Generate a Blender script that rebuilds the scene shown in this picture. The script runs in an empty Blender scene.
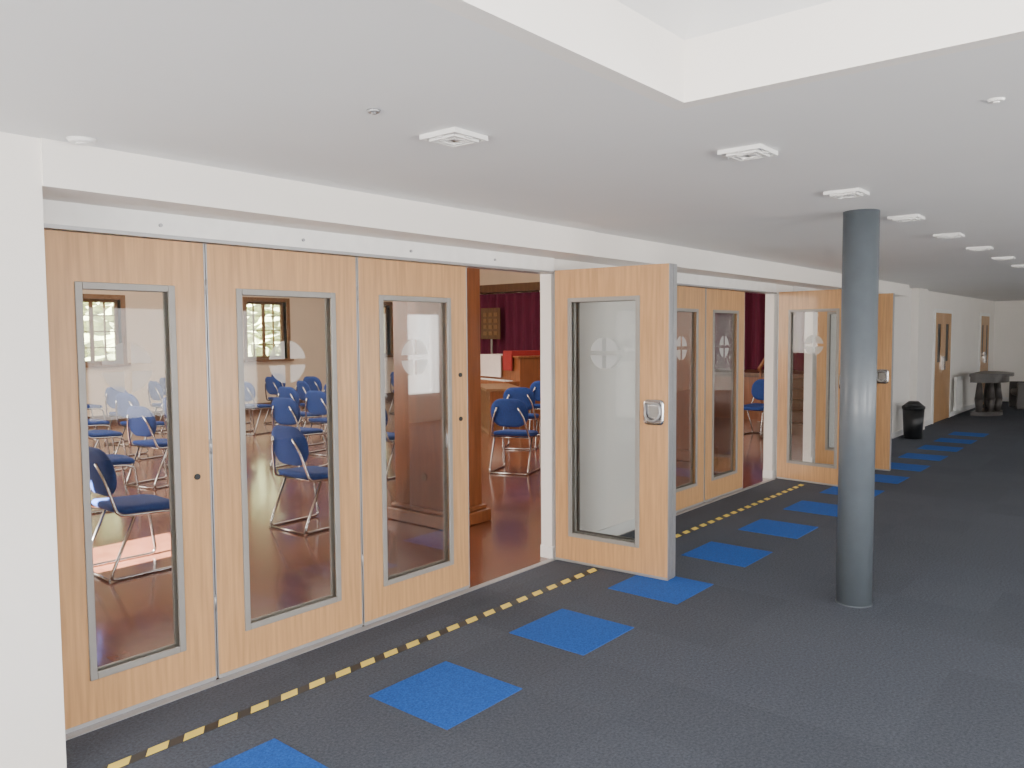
import bpy, bmesh, math, random
from mathutils import Vector, Matrix
random.seed(4)
S=bpy.context.scene; COL=S.collection
# ---------------------------------------------------------------- materials
def nodes(m):
    m.use_nodes=True; nt=m.node_tree; return nt, nt.nodes, nt.links, nt.nodes['Principled BSDF']
def mat(name,c,rough=.5,metal=0,var=.04,scale=12,bump=0.0,bscale=200,spec=None,stretch=(1,1,1),coat=0):
    m=bpy.data.materials.new(name); nt,N,L,P=nodes(m)
    tc=N.new('ShaderNodeTexCoord'); mp=N.new('ShaderNodeMapping'); mp.inputs['Scale'].default_value=stretch
    L.new(tc.outputs['Object'],mp.inputs[0])
    n=N.new('ShaderNodeTexNoise'); n.inputs['Scale'].default_value=scale; n.inputs['Detail'].default_value=5
    L.new(mp.outputs[0],n.inputs['Vector'])
    r=N.new('ShaderNodeValToRGB'); r.color_ramp.elements[0].position=.3; r.color_ramp.elements[1].position=.7
    r.color_ramp.elements[0].color=tuple(max(0,x*(1-var)) for x in c)+(1,)
    r.color_ramp.elements[1].color=tuple(min(1,x*(1+var)) for x in c)+(1,)
    L.new(n.outputs['Fac'],r.inputs[0]); L.new(r.outputs[0],P.inputs['Base Color'])
    P.inputs['Roughness'].default_value=rough; P.inputs['Metallic'].default_value=metal
    if spec is not None: P.inputs['Specular IOR Level'].default_value=spec
    if coat: P.inputs['Coat Weight'].default_value=coat; P.inputs['Coat Roughness'].default_value=.1
    if bump:
        n2=N.new('ShaderNodeTexNoise'); n2.inputs['Scale'].default_value=bscale; n2.inputs['Detail'].default_value=3
        L.new(tc.outputs['Object'],n2.inputs['Vector'])
        b=N.new('ShaderNodeBump'); b.inputs['Strength'].default_value=bump; b.inputs['Distance'].default_value=.01
        L.new(n2.outputs['Fac'],b.inputs['Height']); L.new(b.outputs[0],P.inputs['Normal'])
    return m
def glassmat(name,tint=(1,1,1),refl=1.0):
    m=bpy.data.materials.new(name); m.use_nodes=True; nt=m.node_tree; N=nt.nodes; L=nt.links
    for n in list(N): N.remove(n)
    o=N.new('ShaderNodeOutputMaterial'); mx=N.new('ShaderNodeMixShader')
    f=N.new('ShaderNodeFresnel'); f.inputs[0].default_value=1.45
    t=N.new('ShaderNodeBsdfTransparent'); t.inputs[0].default_value=tint+(1,)
    g=N.new('ShaderNodeBsdfGlossy'); g.inputs['Roughness'].default_value=.02
    mm=N.new('ShaderNodeMath'); mm.operation='MULTIPLY'; mm.inputs[1].default_value=refl
    L.new(f.outputs[0],mm.inputs[0]); L.new(mm.outputs[0],mx.inputs[0])
    L.new(t.outputs[0],mx.inputs[1]); L.new(g.outputs[0],mx.inputs[2]); L.new(mx.outputs[0],o.inputs[0])
    return m
def frostmat(name,fac,col=(.9,.92,.92)):
    m=bpy.data.materials.new(name); m.use_nodes=True; nt=m.node_tree; N=nt.nodes; L=nt.links
    for n in list(N): N.remove(n)
    o=N.new('ShaderNodeOutputMaterial'); mx=N.new('ShaderNodeMixShader'); mx.inputs[0].default_value=fac
    t=N.new('ShaderNodeBsdfTransparent'); mx2=N.new('ShaderNodeMixShader'); mx2.inputs[0].default_value=.5
    d=N.new('ShaderNodeBsdfDiffuse'); d.inputs[0].default_value=col+(1,)
    r=N.new('ShaderNodeBsdfTranslucent'); r.inputs[0].default_value=col+(1,)
    L.new(d.outputs[0],mx2.inputs[1]); L.new(r.outputs[0],mx2.inputs[2])
    L.new(t.outputs[0],mx.inputs[1]); L.new(mx2.outputs[0],mx.inputs[2]); L.new(mx.outputs[0],o.inputs[0])
    return m
def tilemat(name,base,size,var,fine,rough,bump,finescale=90,coat=0):
    m=bpy.data.materials.new(name); nt,N,L,P=nodes(m)
    tc=N.new('ShaderNodeTexCoord')
    sc=N.new('ShaderNodeVectorMath'); sc.operation='SCALE'; sc.inputs['Scale'].default_value=1/size
    ad=N.new('ShaderNodeVectorMath'); ad.operation='ADD'; ad.inputs[1].default_value=(.36,.4,0.5)
    fl=N.new('ShaderNodeVectorMath'); fl.operation='FLOOR'
    L.new(tc.outputs['Object'],sc.inputs[0]); L.new(sc.outputs[0],ad.inputs[0]); L.new(ad.outputs[0],fl.inputs[0])
    w=N.new('ShaderNodeTexWhiteNoise'); L.new(fl.outputs[0],w.inputs['Vector'])
    n=N.new('ShaderNodeTexNoise'); n.inputs['Scale'].default_value=finescale; n.inputs['Detail'].default_value=6; n.inputs['Roughness'].default_value=.8
    L.new(tc.outputs['Object'],n.inputs['Vector'])
    m1=N.new('ShaderNodeMapRange'); m1.inputs['To Min'].default_value=1-var; m1.inputs['To Max'].default_value=1+var
    m2=N.new('ShaderNodeMapRange'); m2.inputs['From Min'].default_value=.3; m2.inputs['From Max'].default_value=.7; m2.inputs['To Min'].default_value=1-fine; m2.inputs['To Max'].default_value=1+fine
    L.new(w.outputs['Value'],m1.inputs[0]); L.new(n.outputs['Fac'],m2.inputs[0])
    mu=N.new('ShaderNodeMath'); mu.operation='MULTIPLY'; L.new(m1.outputs[0],mu.inputs[0]); L.new(m2.outputs[0],mu.inputs[1])
    vs=N.new('ShaderNodeVectorMath'); vs.operation='SCALE'; vs.inputs[0].default_value=base; L.new(mu.outputs[0],vs.inputs['Scale'])
    L.new(vs.outputs[0],P.inputs['Base Color']); P.inputs['Roughness'].default_value=rough
    if coat: P.inputs['Coat Weight'].default_value=coat; P.inputs['Coat Roughness'].default_value=.12
    b=N.new('ShaderNodeBump'); b.inputs['Strength'].default_value=bump; b.inputs['Distance'].default_value=.004
    L.new(n.outputs['Fac'],b.inputs['Height']); L.new(b.outputs[0],P.inputs['Normal'])
    return m
WALL=mat('wall_paint',(.86,.82,.775),.7,var=.015,scale=2,bump=.06,bscale=60)
CEIL=mat('ceiling_paint',(.82,.815,.81),.75,var=.015,scale=1.5,bump=.05,bscale=40)
WHITE=mat('white_gloss',(.85,.84,.82),.35)
WOOD=mat('beech_veneer',(.52,.29,.128),.38,var=.16,scale=6,stretch=(9,9,.45),coat=.15)
ALU=mat('aluminium_trim',(.40,.40,.41),.4,metal=.6)
BEAD=mat('grey_glazing_bead',(.30,.285,.265),.45,metal=.2)
CARPET=tilemat('carpet_tile_charcoal',(.060,.070,.092),.5,.09,.6,.92,.9,75)
BLUEC=mat('carpet_tile_blue',(.005,.085,.38),.95,var=.3,scale=100,bump=.5,bscale=150)
PARQ=tilemat('polished_hall_floor',(.19,.066,.038),.23,.14,.2,.2,.05,6,.6)
GLASS=glassmat('door_glass',(.91,.92,.915),.55)
FROST=frostmat('frosted_film',.45)
SKYG=frostmat('opal_glazing',1.0,(.1,.1,.1))
COLM=mat('column_grey_gloss',(.105,.123,.142),.38,var=.05,coat=.15)
BLACK=mat('black_plastic',(.015,.016,.018),.4)
YEL=mat('yellow_tape',(.85,.66,.12),.5)
BTAPE=mat('black_tape',(.02,.02,.02),.5)
CHROME=mat('chrome_tube',(.5,.5,.51),.22,metal=1)
BLUEF=mat('blue_fabric',(.015,.05,.23),.85,var=.15,scale=60,bump=.2)
HWALL=mat('hall_wall_cream',(.80,.66,.50),.7,var=.03,scale=2)
PWOOD=mat('mahogany_panel',(.25,.088,.033),.35,var=.2,scale=4,stretch=(6,6,.5),coat=.2)
DKWOOD=mat('dark_oak',(.13,.06,.03),.4,var=.25,scale=4,stretch=(6,6,.5))
WINWOOD=mat('window_oak',(.22,.115,.05),.5,var=.15)
MAROON=mat('maroon_curtain',(.13,.014,.045),.9,var=.2,scale=8,stretch=(8,8,.3))
RED=mat('red_cloth',(.28,.02,.02),.8)
CLOTH=mat('white_cloth',(.78,.68,.64),.8)
GREYT=mat('grey_table',(.08,.07,.065),.4)
HEDGE=mat('hedge_leaves',(.50,.55,.30),.9,var=.35,scale=6)
PAVE=mat('paving',(.09,.088,.085),.95,var=.2,scale=5)
PICT=mat('teal_picture',(.1,.35,.3),.6,var=.6,scale=6)
# ---------------------------------------------------------------- mesh helpers
def mk(name,bm,mats,parent=None,smooth=False):
    me=bpy.data.meshes.new(name); bmesh.ops.recalc_face_normals(bm,faces=bm.faces); bm.to_mesh(me); bm.free()
    if not isinstance(mats,(list,tuple)): mats=[mats]
    for m in mats: me.materials.append(m)
    if smooth:
        for p in me.polygons: p.use_smooth=True
    o=bpy.data.objects.new(name,me); COL.objects.link(o)
    if parent: o.parent=parent
    return o
def addbox(bm,x0,x1,y0,y1,z0,z1,mi=0):
    v=[bm.verts.new(p) for p in [(x0,y0,z0),(x1,y0,z0),(x1,y1,z0),(x0,y1,z0),(x0,y0,z1),(x1,y0,z1),(x1,y1,z1),(x0,y1,z1)]]
    for f in [(0,3,2,1),(4,5,6,7),(0,1,5,4),(1,2,6,5),(2,3,7,6),(3,0,4,7)]:
        bm.faces.new([v[i] for i in f]).material_index=mi
def boxes(name,lst,mats,parent=None,bev=0):
    bm=bmesh.new()
    for b in lst: addbox(bm,*b)
    o=mk(name,bm,mats,parent)
    if bev:
        md=o.modifiers.new('b','BEVEL'); md.width=bev; md.segments=2; md.limit_method='ANGLE'
    return o
def empty(name,loc=(0,0,0),ang=0):
    e=bpy.data.objects.new(name,None); e.empty_display_size=.1; e.location=loc; e.rotation_euler=(0,0,ang); COL.objects.link(e); return e
def addcyl(bm,c,r,h,axis='z',seg=24,mi=0,r2=None):
    r2=r if r2 is None else r2
    rings=[]
    for k,(rr,t) in enumerate([(r,0),(r2,h)]):
        ring=[]
        for i in range(seg):
            a=2*math.pi*i/seg; u,w=rr*math.cos(a),rr*math.sin(a)
            p={'z':(u,w,t),'y':(u,t,w),'x':(t,u,w)}[axis]
            ring.append(bm.verts.new(Vector(c)+Vector(p)))
        rings.append(ring)
    for i in range(seg):
        j=(i+1)%seg
        f=bm.faces.new([rings[0][i],rings[0][j],rings[1][j],rings[1][i]]); f.material_index=mi; f.smooth=True
    for rg in rings: bm.faces.new(rg).material_index=mi
def fillet(pts,r,n=5):
    out=[Vector(pts[0])]
    for i in range(1,len(pts)-1):
        p=Vector(pts[i]); a=(Vector(pts[i-1])-p); b=(Vector(pts[i+1])-p)
        rr=min(r,a.length*.45,b.length*.45); A=p+a.normalized()*rr; B=p+b.normalized()*rr
        for k in range(n+1):
            t=k/n; out.append(A*(1-t)**2+p*2*t*(1-t)+B*t*t)
    out.append(Vector(pts[-1])); return out
def tube(bm,pts,r,mi=0,seg=8,fr=.06):
    P=fillet(pts,fr) if len(pts)>2 else [Vector(p) for p in pts]
    t=(P[1]-P[0]).normalized(); n=t.orthogonal().normalized(); rings=[]
    for i,p in enumerate(P):
        t2=(P[min(i+1,len(P)-1)]-P[max(i-1,0)]).normalized()
        q=t.rotation_difference(t2); n=(q@n).normalized(); t=t2; b=t.cross(n)
        rings.append([bm.verts.new(p+r*(math.cos(2*math.pi*k/seg)*n+math.sin(2*math.pi*k/seg)*b)) for k in range(seg)])
    for A,B in zip(rings,rings[1:]):
        for k in range(seg):
            f=bm.faces.new([A[k],A[(k+1)%seg],B[(k+1)%seg],B[k]]); f.material_index=mi; f.smooth=True
    for rg in (rings[0],rings[-1]): bm.faces.new(rg).material_index=mi
def pad(bm,w,h,t,cr,fn,mi=0,N=6):
    out=[]
    for cx,cy,a0 in [(w/2-cr,h/2-cr,0),(-w/2+cr,h/2-cr,90),(-w/2+cr,-h/2+cr,180),(w/2-cr,-h/2+cr,270)]:
        for k in range(N+1):
            a=math.radians(a0+90*k/N); out.append((cx+cr*math.cos(a),cy+cr*math.sin(a)))
    layers=[(.0,-t/2),(.4,-t/2),(.80,-t/2),(.95,-t*.38),(1,-t*.1),(1,t*.1),(.95,t*.38),(.80,t/2),(.4,t/2),(0,t/2)]
    rings=[]
    for s,z in layers:
        if s==0: rings.append([bm.verts.new(fn(0,0,z))]); continue
        rings.append([bm.verts.new(fn(u*s,v*s,z)) for u,v in out])
    n=len(out)
    for A,B in zip(rings,rings[1:]):
        for k in range(n):
            j=(k+1)%n
            if len(A)==1: f=bm.faces.new([A[0],B[k],B[j]])
            elif len(B)==1: f=bm.faces.new([A[k],A[j],B[0]])
            else: f=bm.faces.new([A[k],A[j],B[j],B[k]])
            f.material_index=mi; f.smooth=True
def wallholes(name,axis,a0,a1,t0,t1,z0,z1,holes,m):
    A=sorted({a0,a1}|{h[0] for h in holes}|{h[1] for h in holes}); Z=sorted({z0,z1}|{h[2] for h in holes}|{h[3] for h in holes})
    bm=bmesh.new()
    for i in range(len(A)-1):
        for j in range(len(Z)-1):
            ca,cz=(A[i]+A[i+1])/2,(Z[j]+Z[j+1])/2
            if any(h[0]<ca<h[1] and h[2]<cz<h[3] for h in holes): continue
            if axis=='x': addbox(bm,A[i],A[i+1],t0,t1,Z[j],Z[j+1])
            else: addbox(bm,t0,t1,A[i],A[i+1],Z[j],Z[j+1])
    bmesh.ops.remove_doubles(bm,verts=bm.verts,dist=1e-5)
    return mk(name,bm,m)
# ---------------------------------------------------------------- shell
CZ=2.37; HB=2.20; DT=2.085; HY=3.18; PB=3.60
P1=(4.65,6.20); P2=(8.80,9.35)
boxes('floor',[(-4,22,-4,3.47,-.1,0)],CARPET)
boxes('floor_hall',[(.5,16,3.47,16,-.1,-.001)],PARQ)
hx0,hx1,hy0,hy1=-2.2,2.30,-1.3,1.21; c_=.06
boxes('ceiling',[(-4,hx0-c_,-4,3.5,CZ,CZ+.12),(hx1+c_,22,-4,3.5,CZ,CZ+.12),(hx0-c_,hx1+c_,-4,hy0-c_,CZ,CZ+.12),(hx0-c_,hx1+c_,hy1+c_,3.5,CZ,CZ+.12)],CEIL)
cz=2.56
boxes('trim_rooflight_curb',[(hx0-c_,hx0,hy0-c_,hy1+c_,CZ,cz),(hx1,hx1+c_,hy0-c_,hy1+c_,CZ,cz),(hx0,hx1,hy0-c_,hy0,CZ,cz),(hx0,hx1,hy1,hy1+c_,CZ,cz)],WALL)
bm=bmesh.new(); ins=.8; tz=3.15
lo=[(hx0,hy0,cz),(hx1,hy0,cz),(hx1,hy1,cz),(hx0,hy1,cz)]; hi=[(hx0+ins,hy0+ins,tz),(hx1-ins,hy0+ins,tz),(hx1-ins,hy1-ins,tz),(hx0+ins,hy1-ins,tz)]
lv=[bm.verts.new(p) for p in lo]; hv=[bm.verts.new(p) for p in hi]
for i in range(4): bm.faces.new([lv[i],lv[(i+1)%4],hv[(i+1)%4],hv[i]])
mk('ceiling_rooflight_slopes',bm,CEIL)
boxes('window_rooflight',[(hx0+ins-.05,hx1-ins+.05,hy0+ins-.05,hy1-ins+.05,tz+.005,tz+.02)],SKYG)
boxes('wall_left',[(-4,1.167,HY,PB,0,CZ),(P1[0],P1[1],3.5,PB,0,HB),(P2[0],P2[1],3.5,PB,0,HB),(10.05,13.3,3.5,PB,0,HB),
   (1.167,13.3,HY,PB,HB,CZ),(13.3,22,3.38,PB,0,CZ),(0.5,22,3.5,PB,CZ+.12,4.2),(12.55,12.95,3.3,3.5,0,HB),(14.3,14.9,3.27,3.38,0,CZ)],WALL)
boxes('trim_header_board',[(1.167,4.72,HY-.012,HY,HB,CZ)],WALL)
boxes('trim_door_head',[(1.167,P1[0],3.475,3.56,DT+.02,HB),(P1[1],P2[0],3.475,3.56,DT+.02,HB),(P2[1],10.05,3.475,3.56,DT+.02,HB)],WHITE)
boxes('trim_door_track',[(1.167,P1[0],3.468,3.57,DT+.004,DT+.02),(P1[1],P2[0],3.468,3.57,DT+.004,DT+.02)],ALU)
boxes('trim_floor_track',[(1.167,P1[0],3.455,3.50,0,.006),(P1[1],P2[0],3.455,3.50,0,.006)],ALU)
boxes('baseboard_piers',[(P1[0]-.012,P1[1],3.488,3.5,0,.09),(P1[0]-.012,P1[0],3.5,PB,0,.09),(P2[0]-.012,P2[1],3.488,3.5,0,.09),(P2[0]-.012,P2[0],3.5,PB,0,.09),
   (10.05,12.55,3.485,3.5,0,.09),(13.3,14.3,3.365,3.38,0,.09),(14.9,15.8,3.365,3.38,0,.09),(17.3,20.1,3.365,3.38,0,.09)],WHITE)
bm=bmesh.new()
for x in (2.5,3.25,4.0,1.75): addcyl(bm,(x,3.466,2.145),.008,.012,'y',10)
mk('fascia_screws',bm,ALU)
boxes('wall_end',[(22,22.2,-4,PB,0,CZ)],WALL)
boxes('baseboard_end',[(21.985,22,-4,3.36,0,.1)],WHITE)
rw=[(-3,-1,.5,2.1),(0.5,3.0,.5,2.1),(4.5,7,.5,2.1),(8.5,11,.5,2.1),(13,15.5,.5,2.1),(17,19.5,.5,2.1)]
wallholes('wall_right','x',-4,22,-4.2,-4,0,CZ,rw,WALL)
wallholes('wall_back','y',-4,HY,-4.2,-4,0,CZ,[(-2.5,1.5,.05,2.1)],WALL)
hw=[(6.2,7.2,1.15,2.4),(9.97,11.0,1.15,2.45),(13.2,14.2,1.15,2.45),(3.0,4.0,1.15,2.4)]
wallholes('wall_hall_far','x',.5,16,16,16.25,0,4.2,hw,HWALL)
SW=(5.70,6.50,1.30,2.15)
wallholes('wall_hall_left','y',PB,16,.3,.5,0,4.2,[SW,(9,10,1.2,2.5)],HWALL)
boxes('wall_hall_stage',[(16,16.2,PB,16,0,4.2)],HWALL)
boxes('ceiling_hall',[(.3,16.2,3.5,16.25,4.2,4.35)],HWALL)
boxes('baseboard_hall_far',[(.5,15.9,15.97,16,0,.15)],DKWOOD)
def window(n,axis,a0,a1,z0,z1,t0,m,cols,rows,fw=.06):
    e=empty('window_%s'%n)
    L=[]; d=.06
    def bx(p0,p1,q0,q1,tt0=t0,tt1=t0+d):
        L.append((p0,p1,tt0,tt1,q0,q1) if axis=='x' else (tt0,tt1,p0,p1,q0,q1))
    bx(a0,a0+fw,z0,z1); bx(a1-fw,a1,z0,z1); bx(a0+fw,a1-fw,z0,z0+fw); bx(a0+fw,a1-fw,z1-fw,z1)
    boxes('frame',L,m,e); L.clear()
    for i in range(1,cols):
        x=a0+(a1-a0)*i/cols; w=.035 if (cols%2==0 and i==cols//2) else .012; bx(x-w,x+w,z0+fw,z1-fw,t0+.01,t0+.05)
    for j in range(1,rows):
        z=z0+(z1-z0)*j/rows; bx(a0+fw,a1-fw,z-.011,z+.011,t0+.015,t0+.045)
    if L: boxes('glazing_bars',L,m,e)
    L.clear()
    bx(a0+fw,a1-fw,z0+fw,z1-fw,t0+.028,t0+.032); boxes('glass',L,GLASS,e)
for i,h in enumerate(hw): window(i+1,'x',*h,16.12,WINWOOD,4,4)
bm=bmesh.new()
for h in hw:
    a0,a1,z0,z1=h
    addbox(bm,a0-.09,a0,15.98,16.12,z0-.05,z1+.09); addbox(bm,a1,a1+.09,15.98,16.12,z0-.05,z1+.09)
    addbox(bm,a0,a1,15.98,16.12,z1,z1+.09); addbox(bm,a0-.12,a1+.12,15.9,16.12,z0-.06,z0)
mk('trim_window_surrounds',bm,WINWOOD)
window(5,'y',*SW,.44,WINWOOD,1,1,.04); window(6,'y',9,10,1.2,2.5,.38,WINWOOD,4,4)
for i,h in enumerate(rw): window(7+i,'x',*h,-4.12,WHITE,2,2)
window(20,'y',-2.5,1.5,.05,2.1,-4.12,WHITE,4,1)
boxes('ground_outside',[(-30,45,-30,50,-.3,-.11)],PAVE)
bm=bmesh.new()
bmesh.ops.create_grid(bm,x_segments=160,y_segments=30,size=1)
for v in bm.verts:
    x,y=v.co.x,v.co.y
    v.co=Vector((8+x*24,21+random.uniform(-.15,.15)+ (y+1)*.6,-.1+(y+1)*2.0+random.uniform(-.08,.08)))
mk('hedge',bm,HEDGE)
# ---------------------------------------------------------------- doors
dn=[0]
def leaf(px,py,ang,w,sl=.155,sr=.155,handle=False,locks=(),zt=DT,both=True):
    dn[0]+=1; e=empty('door_%d'%dn[0],(px,py,0),math.radians(ang))
    t=.022; z0=.014; g0,g1=.20,1.88+(zt-DT); a,b=sl,w-sr
    boxes('wood_panel',[(.006,a,-t,t,z0,zt),(b,w-.006,-t,t,z0,zt),(a,b,-t,t,z0,g0),(a,b,-t,t,g1,zt)],WOOD,e)
    boxes('edge_strips',[(0,.006,-t-.003,t+.003,z0,zt),(w-.006,w,-t-.003,t+.003,z0,zt),(.006,w-.006,-t-.002,t+.002,z0-.008,z0+.01)],ALU,e)
    f=.026; L=[]
    for s in (-1,1):
        y0,y1=sorted((s*(t-.004),s*(t+.009)))
        L+=[(a-.004,a+f,y0,y1,g0-.004,g1+.004),(b-f,b+.004,y0,y1,g0-.004,g1+.004),(a+f,b-f,y0,y1,g0-.004,g0+f),(a+f,b-f,y0,y1,g1-f,g1+.004)]
    boxes('glazing_bead',L,BEAD,e,.003)
    boxes('glass',[(a+.01,b-.01,-.004,.004,g0+.01,g1-.01)],GLASS,e)
    bm=bmesh.new(); cx,czz,R,g=(a+b)/2,1.52,.11,.016
    for sx in (-1,1):
        for sz in (-1,1):
            vs=[(g,g)]
            a0=math.asin(g/R); a1=math.pi/2-a0
            for k in range(13):
                q=a0+(a1-a0)*k/12; vs.append((R*math.cos(q),R*math.sin(q)))
            bm.faces.new([bm.verts.new((cx+sx*u,-.0055,czz+sz*v)) for u,v in vs])
    mk('frosted_cross_motif',bm,FROST,e)
    if locks:
        bm=bmesh.new()
        for lx,lz in locks: addcyl(bm,(lx,-t-.008,lz),.014,.008,'y',20)
        mk('lock_cylinder',bm,BLACK,e)
    if handle:
        hx=w-.11; hz=1.13
        bm=bmesh.new()
        def rr(u,v,s): return (hx+u,-t-.005+s,hz+v)
        pad(bm,.15,.17,.012,.03,rr,0)
        mk('handle_plate',bm,CHROME,e)
        bm=bmesh.new(); tube(bm,[(hx-.055,-t-.014,hz+.06),(hx+.055,-t-.03,hz+.06),(hx+.055,-t-.03,hz-.03),(hx+.0,-t-.03,hz-.065),(hx-.055,-t-.03,hz-.03),(hx-.055,-t-.014,hz+.06)],.009,fr=.05)
        mk('pull_ring',bm,ALU,e)
        boxes('recess',[(hx-.035,hx+.035,-t-.0135,-t-.0125,hz-.035,hz+.042)],BEAD,e)
    return e
Yd=3.525
leaf(1.24,Yd,0,.73,.155,.155,locks=((.66,1.0),))
leaf(1.975,Yd,0,.893)
leaf(2.873,Yd,0,.885,locks=((.815,1.40),(.815,1.12)))
leaf(4.655,3.46,-86.5,.90,.12,.22,handle=True,zt=2.11)
leaf(4.71,3.46,-86.5,.90,.12,.22,zt=2.11)
for x in (6.22,7.125): leaf(x,Yd,0,.893)
leaf(8.86,3.46,-98,.90,.13,.20,handle=True,zt=2.11)
leaf(10.1,3.46,-89,.88,.13,.20,handle=True,zt=2.11)
bm=bmesh.new()
for x in (1.972,2.870):
    for z in (.35,1.1,1.85): addcyl(bm,(x,3.498,z),.005,.07,'z',10)
mk('door_hinges',bm,ALU)
def plain_door(n,x0,x1,y):
    e=empty('door_%d'%n)
    mid=(x0+x1)/2
    boxes('architrave',[(x0-.07,x0,y-.03,y,0,2.07),(x1,x1+.07,y-.03,y,0,2.07),(x0,x1,y-.03,y,2.0,2.07)],WHITE,e)
    L=[];G=[]
    for a,b in ((x0,mid-.003),(mid+.003,x1)):
        w=b-a; s=w*.3
        L+=[(a,a+s,y-.025,y-.004,.01,2),(b-s,b,y-.025,y-.004,.01,2),(a+s,b-s,y-.025,y-.004,.01,1.1),(a+s,b-s,y-.025,y-.004,1.8,2)]
        G+=[(a+s,b-s,y-.015,y-.005,1.1,1.8)]
    boxes('leaves',L,WOOD,e); boxes('vision_panels',G,BLACK,e)
    boxes('handles',[(mid-.06,mid-.04,y-.06,y-.026,.95,1.2),(mid+.04,mid+.06,y-.06,y-.026,.95,1.2)],CHROME,e)
plain_door(30,15.9,17.2,3.38); plain_door(31,20.2,21.2,3.38)
# ---------------------------------------------------------------- floor markings
L=[]
for i in range(-3,13):
    c=2.57+i; L.append((c-.25,c+.25,2.30,2.80,.0,.003))
boxes('blue_carpet_tiles',L,BLUEC)
bm=bmesh.new(); y0,y1=3.07,3.125
addbox(bm,.9,8.7,y0,y1,0,.0015,0)
x=.95
while x<8.55:
    v=[bm.verts.new(p) for p in [(x,y0,.0022),(x+.088,y0,.0022),(x+.125,y1,.0022),(x+.037,y1,.0022)]]
    bm.faces.new(v).material_index=1; x+=.155
mk('hazard_tape',bm,[BTAPE,YEL])
bm=bmesh.new(); addcyl(bm,(5.03,1.475,0),.102,CZ,'z',48); addcyl(bm,(5.03,1.475,0),.105,.006,'z',48)
mk('steel_column',bm,COLM)
# ---------------------------------------------------------------- ceiling fittings
def fitting(x,y,s=.175):
    bm=bmesh.new(); h=s/2
    for k,(o_,i_,z) in enumerate([(h,h-.012,.018),(h-.024,h-.034,.024),(h-.046,h-.056,.024)]):
        addbox(bm,-o_,o_,-o_,-i_,-z,-.001); addbox(bm,-o_,o_,i_,o_,-z,-.001); addbox(bm,-o_,-i_,-i_,i_,-z,-.001); addbox(bm,i_,o_,-i_,i_,-z,-.001)
    addbox(bm,-h+.012,h-.012,-h+.012,h-.012,-.006,-.001,1); addbox(bm,-.012,.012,-h+.01,h-.01,-.021,-.006); addbox(bm,-h+.01,h-.01,-.008,.008,-.021,-.006)
    o=mk('ceiling_vent',bm,[WHITE,BEAD]); o.location=(x,y,CZ); return o
fitting(2.12,2.03)
for x in (3.06,4.28,5.45,6.65,7.85,9.05,10.25,11.45,12.65,13.85): fitting(x,1.33)
def disc(name,x,y,r,h,m):
    bm=bmesh.new(); addcyl(bm,(0,0,-h),r*.8,h,'z',28,0,r); addcyl(bm,(0,0,-h-.004),r*.4,.004,'z',20,0)
    o=mk(name,bm,m); o.location=(x,y,CZ)
disc('smoke_detector',1.27,3.08,.05,.014,WHITE); disc('ceiling_sensor',1.72,2.0,.022,.008,ALU); disc('ceiling_sensor',2.91,.46,.026,.008,WHITE)
# ---------------------------------------------------------------- corridor furniture
bm=bmesh.new()
addcyl(bm,(0,0,0),.13,.46,'z',28,0,.155); addcyl(bm,(0,0,.46),.165,.04,'z',28,0); addcyl(bm,(0,0,.50),.16,.08,'z',28,0,.07)
o=mk('pedal_bin',bm,BLACK); o.location=(13.55,3.14,0)
e=empty('console_table',(18.35,2.72,0))
def halfmoon(bm,R,z0,z1,yc=.38,sc=.85):
    pts=[(-R,yc)]+[(-R*math.cos(math.pi*k/20),yc-R*sc*math.sin(math.pi*k/20)) for k in range(1,20)]+[(R,yc)]
    a=[bm.verts.new((x,y,z0)) for x,y in pts]; b=[bm.verts.new((x,y,z1)) for x,y in pts]; bm.faces.new(a); bm.faces.new(b)
    for i in range(len(a)): j=(i+1)%len(a); bm.faces.new([a[i],a[j],b[j],b[i]])
bm=bmesh.new()
halfmoon(bm,.75,.78,.84); halfmoon(bm,.66,.66,.78); halfmoon(bm,.55,0,.08)
mk('top',bm,GREYT,e)
bm=bmesh.new()
for x,y in ((-.46,.25),(.46,.25),(0,-.0),(-.28,.08),(.28,.08)):
    addcyl(bm,(x,y,.08),.05,.25,'z',14,0,.08); addcyl(bm,(x,y,.33),.08,.33,'z',14,0,.04)
mk('legs',bm,GREYT,e)
bm=bmesh.new()
for i in range(12): addbox(bm,17.42+i*.05,17.455+i*.05,3.28,3.32,.15,.75)
addbox(bm,17.40,18.02,3.275,3.325,.70,.77); addbox(bm,17.40,18.02,3.275,3.325,.13,.2); addbox(bm,17.6,17.65,3.325,3.36,.5,.55)
mk('radiator',bm,WHITE)
e=empty('armchair',(20.3,2.45,0),math.radians(200))
bm=bmesh.new(); pad(bm,.6,.55,.16,.06,lambda u,v,s:(u,v,.34+s)); pad(bm,.6,.5,.12,.06,lambda u,v,s:(u,.27+s+v*.15,.62+v)); mk('cushions',bm,GREYT,e)
boxes('arms_legs',[(-.36,-.30,-.28,.3,0,.56),(.30,.36,-.28,.3,0,.56)],GREYT,e,.01)
# ---------------------------------------------------------------- hall: pillar
e=empty('wood_panelled_pillar')
boxes('shaft',[(4.82,5.24,4.72,5.40,.0,4.19)],PWOOD,e,.01)
boxes('plinth',[(4.76,5.30,4.66,5.46,0,.11),(4.79,5.27,4.69,5.43,.11,.15)],PWOOD,e,.012)
bm=bmesh.new(); addcyl(bm,(4.81,5.02,.42),.035,.012,'x',20); mk('cover_plate',bm,WINWOOD,e)
e=empty('wood_panelled_pillar')
boxes('shaft',[(9.4,9.82,4.72,5.4,0,4.19)],PWOOD,e,.01); boxes('plinth',[(9.34,9.88,4.66,5.46,0,.14)],PWOOD,e,.012)
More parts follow.
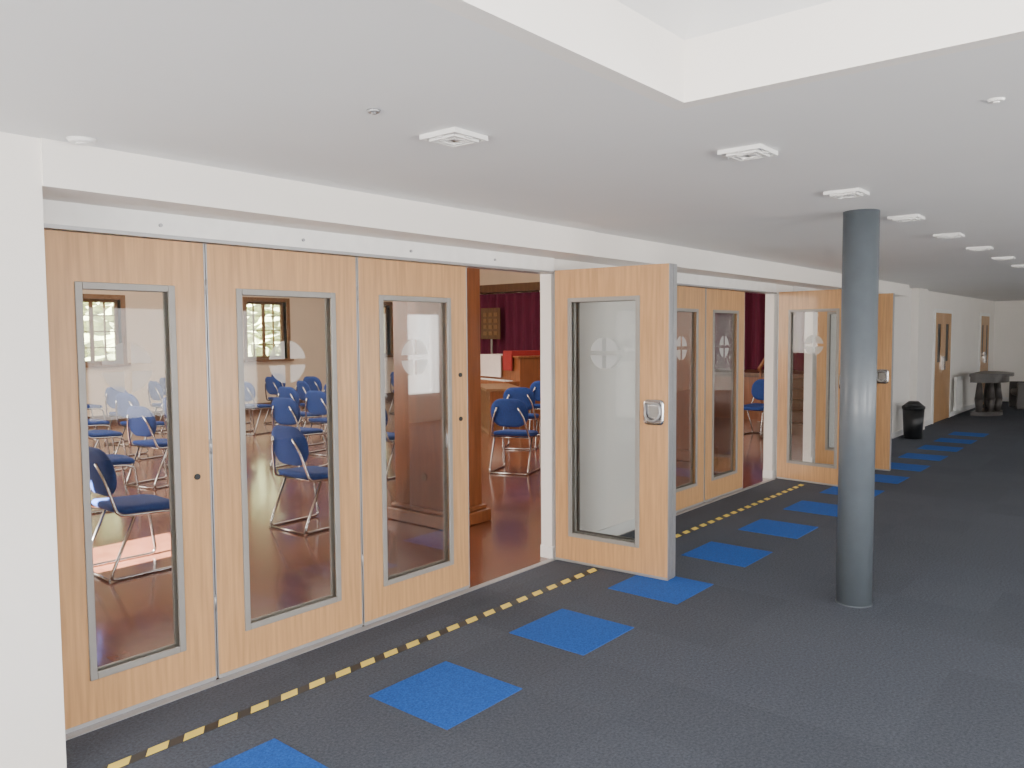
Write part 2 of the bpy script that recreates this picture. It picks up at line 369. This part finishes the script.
# ---------------------------------------------------------------- chairs
bm=bmesh.new()
pad(bm,.46,.48,.06,.10,lambda u,v,s:(u+.0,v,.46+s+.5*u*u*(1 if u<0 else -.5)),1)
def bk(u,v,s):
    return (-.25-.16*(v)-s+.5*u*u, u, .73+v)
pad(bm,.47,.34,.045,.15,bk,1)
for s in (-1,1):
    y=s*.24
    tube(bm,[(-.30,s*.13,.80),(-.265,s*.19,.68),(-.21,y,.44),(.12,y,.425),(.20,y,.40),(.25,y,.011),(-.28,y,.011),(-.10,y,.42)],.0115,0,8,.05)
tube(bm,[(-.28,-.24,.011),(-.28,.24,.011)],.0105,0)
tube(bm,[(.1,-.24,.422),(.1,.24,.422)],.0105,0); tube(bm,[(-.12,-.24,.422),(-.12,.24,.422)],.0105,0)
c0=mk('stacking_chair',bm,[CHROME,BLUEF]); cm=c0.data; bpy.data.objects.remove(c0)
CH=[(2.62,5.72,-2),(4.20,5.78,2),(6.0,8.5,10),(4.35,8.8,10),(5.75,12.6,20),(4.3,10.3,0),(7.7,12.2,15),(8.4,11.4,-10),(9.4,12.6,10),(7.3,10.3,5),
 (7.45,6.15,20),(9.1,7.4,30),(10.6,8.1,30),(9.0,9.5,15),(6.1,10.8,0),(3.9,12.5,10),(4.8,13.9,10),(6.9,13.6,0),(8.3,13.9,0),(5.2,11.0,12),
 (11.5,6.2,160),(12.4,5.2,170),(7.0,9.2,10),(8.15,10.3,0),(10.9,13.5,0),(6.6,11.7,5),(5.2,9.7,-5),(4.8,11.8,0),(8.9,13.1,0),
 (8.2,8.5,12),(3.4,8.0,-10),(3.6,11.2,5),(5.9,14.6,0),(11.6,12.6,0),(7.6,14.6,5),(9.9,14.4,0),(6.3,7.2,5)]
for x,y,a in CH:
    o=bpy.data.objects.new('stacking_chair',cm); COL.objects.link(o); o.location=(x,y,0); o.rotation_euler=(0,0,math.radians(a))
# ---------------------------------------------------------------- hall: stage, curtains, piano
e=empty('stage_platform')
boxes('deck',[(14.6,15.98,4.2,15.2,.82,.9)],DKWOOD,e)
boxes('front_panels',[(14.66,14.72,4.2,15.2,0,.82)]+[(14.64,14.66,4.2+i*1.1,4.28+i*1.1,0,.82) for i in range(11)],PWOOD,e)
bm=bmesh.new(); n=240; prev=None
for i in range(n+1):
    y=4.6+10.0*i/n; x=15.75+.07*math.sin(i*.9)
    p=(bm.verts.new((x,y,.91)),bm.verts.new((x,y,2.72)))
    if prev: bm.faces.new([prev[0],p[0],p[1],prev[1]]).smooth=True
    prev=p
mk('stage_curtain',bm,MAROON)
boxes('trim_curtain_pelmet',[(15.6,15.99,4.4,14.8,2.75,2.95)],DKWOOD)
e=empty('upright_piano',(12.6,10.45,0),math.radians(-20))
boxes('case',[(-.3,.3,-.75,.75,.0,1.2),(-.34,.34,-.78,.78,1.2,1.24),(-.6,-.3,-.74,.74,.62,.75),(-.58,-.50,-.72,-.64,0,.62),(-.58,-.50,.64,.72,0,.62)],PWOOD,e,.01)
boxes('keys',[(-.58,-.40,-.64,.64,.75,.765)],WHITE,e)
boxes('white_cloth',[(-.36,.36,-.1,.82,1.24,1.252),(-.37,-.35,-.1,.82,.8,1.252)],CLOTH,e)
boxes('red_cloth',[(-.36,.36,-.55,-.2,1.24,1.34),(-.372,-.35,-.55,-.2,.95,1.28)],RED,e)
e=empty('slatted_table',(10.6,9.15,0),math.radians(-40))
boxes('top',[(-.32,.32,-.75,.75,.72,.76)],WINWOOD,e)
boxes('slats',[(-.28,-.25,-.7+.11*i,-.64+.11*i,0.05,.72) for i in range(13)]+[(.25,.28,-.7,-.64,0,.72),(.25,.28,.64,.7,0,.72),(-.28,-.25,-.7,.7,0,.05)],WINWOOD,e)
e=empty('hymn_board')
boxes('board',[(15.50,15.53,13.3,13.95,1.55,2.35)],DKWOOD,e)
boxes('number_cards',[(15.49,15.50,13.38+.18*i,13.50+.18*i,1.65+.16*j,1.75+.16*j) for i in range(3) for j in range(4)],WINWOOD,e)
boxes('stand',[(15.535,15.56,13.6,13.65,.9,2.3),(15.4,15.65,13.5,13.75,.9,.92)],ALU,e)
e=empty('framed_picture')
boxes('frame',[(14.5,15.3,15.95,15.99,1.5,2.3)],DKWOOD,e); boxes('canvas',[(14.55,15.25,15.94,15.95,1.55,2.25)],PICT,e)
e=empty('staircase')
boxes('treads',[(12.9+.28*i,13.18+.28*i,4.3,5.4,0,.17*(i+1)) for i in range(5)],DKWOOD,e)
bm=bmesh.new()
for i in range(6): addbox(bm,12.95+.28*i,12.98+.28*i,5.36,5.39,.17*min(i+1,5),.17*(i+1)+.9)
tube(bm,[(12.9,5.375,1.05),(14.45,5.375,2.0)],.03); mk('balustrade',bm,PWOOD,e)
e=empty('blue_gym_mats'); boxes('mats',[(12.0,13.6,6.9,8.1,.0+.09*i,.085+.09*i) for i in range(4)],BLUEF,e,.01)
# ---------------------------------------------------------------- lights
def area(name,loc,rot,sx,sy,p,c=(1,1,1)):
    l=bpy.data.lights.new(name,'AREA'); l.shape='RECTANGLE'; l.size=sx; l.size_y=sy; l.energy=p; l.color=c
    o=bpy.data.objects.new(name,l); COL.objects.link(o); o.location=loc; o.rotation_euler=[math.radians(a) for a in rot]; return o
for i,h in enumerate(rw):
    area('window_daylight',((h[0]+h[1])/2,-3.95,1.3),(90,0,0),h[1]-h[0],1.5,[100,185,115,45,18,25][i],(1,.98,.96))
area('entrance_daylight',(-3.95,.6,1.1),(90,0,-90),4.5,2,300,(1,.95,.89))
area('rooflight_daylight',(0.05,-.05,3.1),(0,0,0),2.6,.8,80,(.96,.98,1))
area('hall_ceiling_fill',(7.5,10,4.15),(0,0,0),9,7,480,(1,.92,.82))  # added fill lamp below the closed hall ceiling, which has no rooflight
area('hall_left_fill',(.56,10.5,2.2),(90,0,-90),5,2.0,420,(1,.92,.82))  # added fill lamp along the unseen left wall, wider than the window there
sl=bpy.data.lights.new('sun','SUN'); sl.energy=220; sl.angle=.01; sl.color=(1,.95,.88)
so=bpy.data.objects.new('sun',sl); COL.objects.link(so)
d=Vector((math.cos(math.radians(36)),.02,-math.sin(math.radians(36)))); so.rotation_euler=d.to_track_quat('-Z','Y').to_euler()
W=bpy.data.worlds.new('World'); S.world=W; W.use_nodes=True
bg=W.node_tree.nodes['Background']; bg.inputs[0].default_value=(.97,.98,1,1); bg.inputs[1].default_value=4.0
# ---------------------------------------------------------------- camera
yaw=math.radians(39.8); pit=math.radians(3.5); rol=math.radians(.4)
F=Vector((math.cos(yaw)*math.cos(pit),math.sin(yaw)*math.cos(pit),-math.sin(pit)))
R=Vector((math.sin(yaw),-math.cos(yaw),0)); U=R.cross(F)
R2=R*math.cos(rol)-U*math.sin(rol); U2=U*math.cos(rol)+R*math.sin(rol)
M=Matrix((R2,U2,-F)).transposed().to_4x4(); M.translation=Vector((0,0,1.65))
cd=bpy.data.cameras.new('camera'); cd.sensor_width=36; cd.lens=28.1; cd.clip_start=.05
co=bpy.data.objects.new('camera',cd); COL.objects.link(co); co.matrix_world=M; S.camera=co
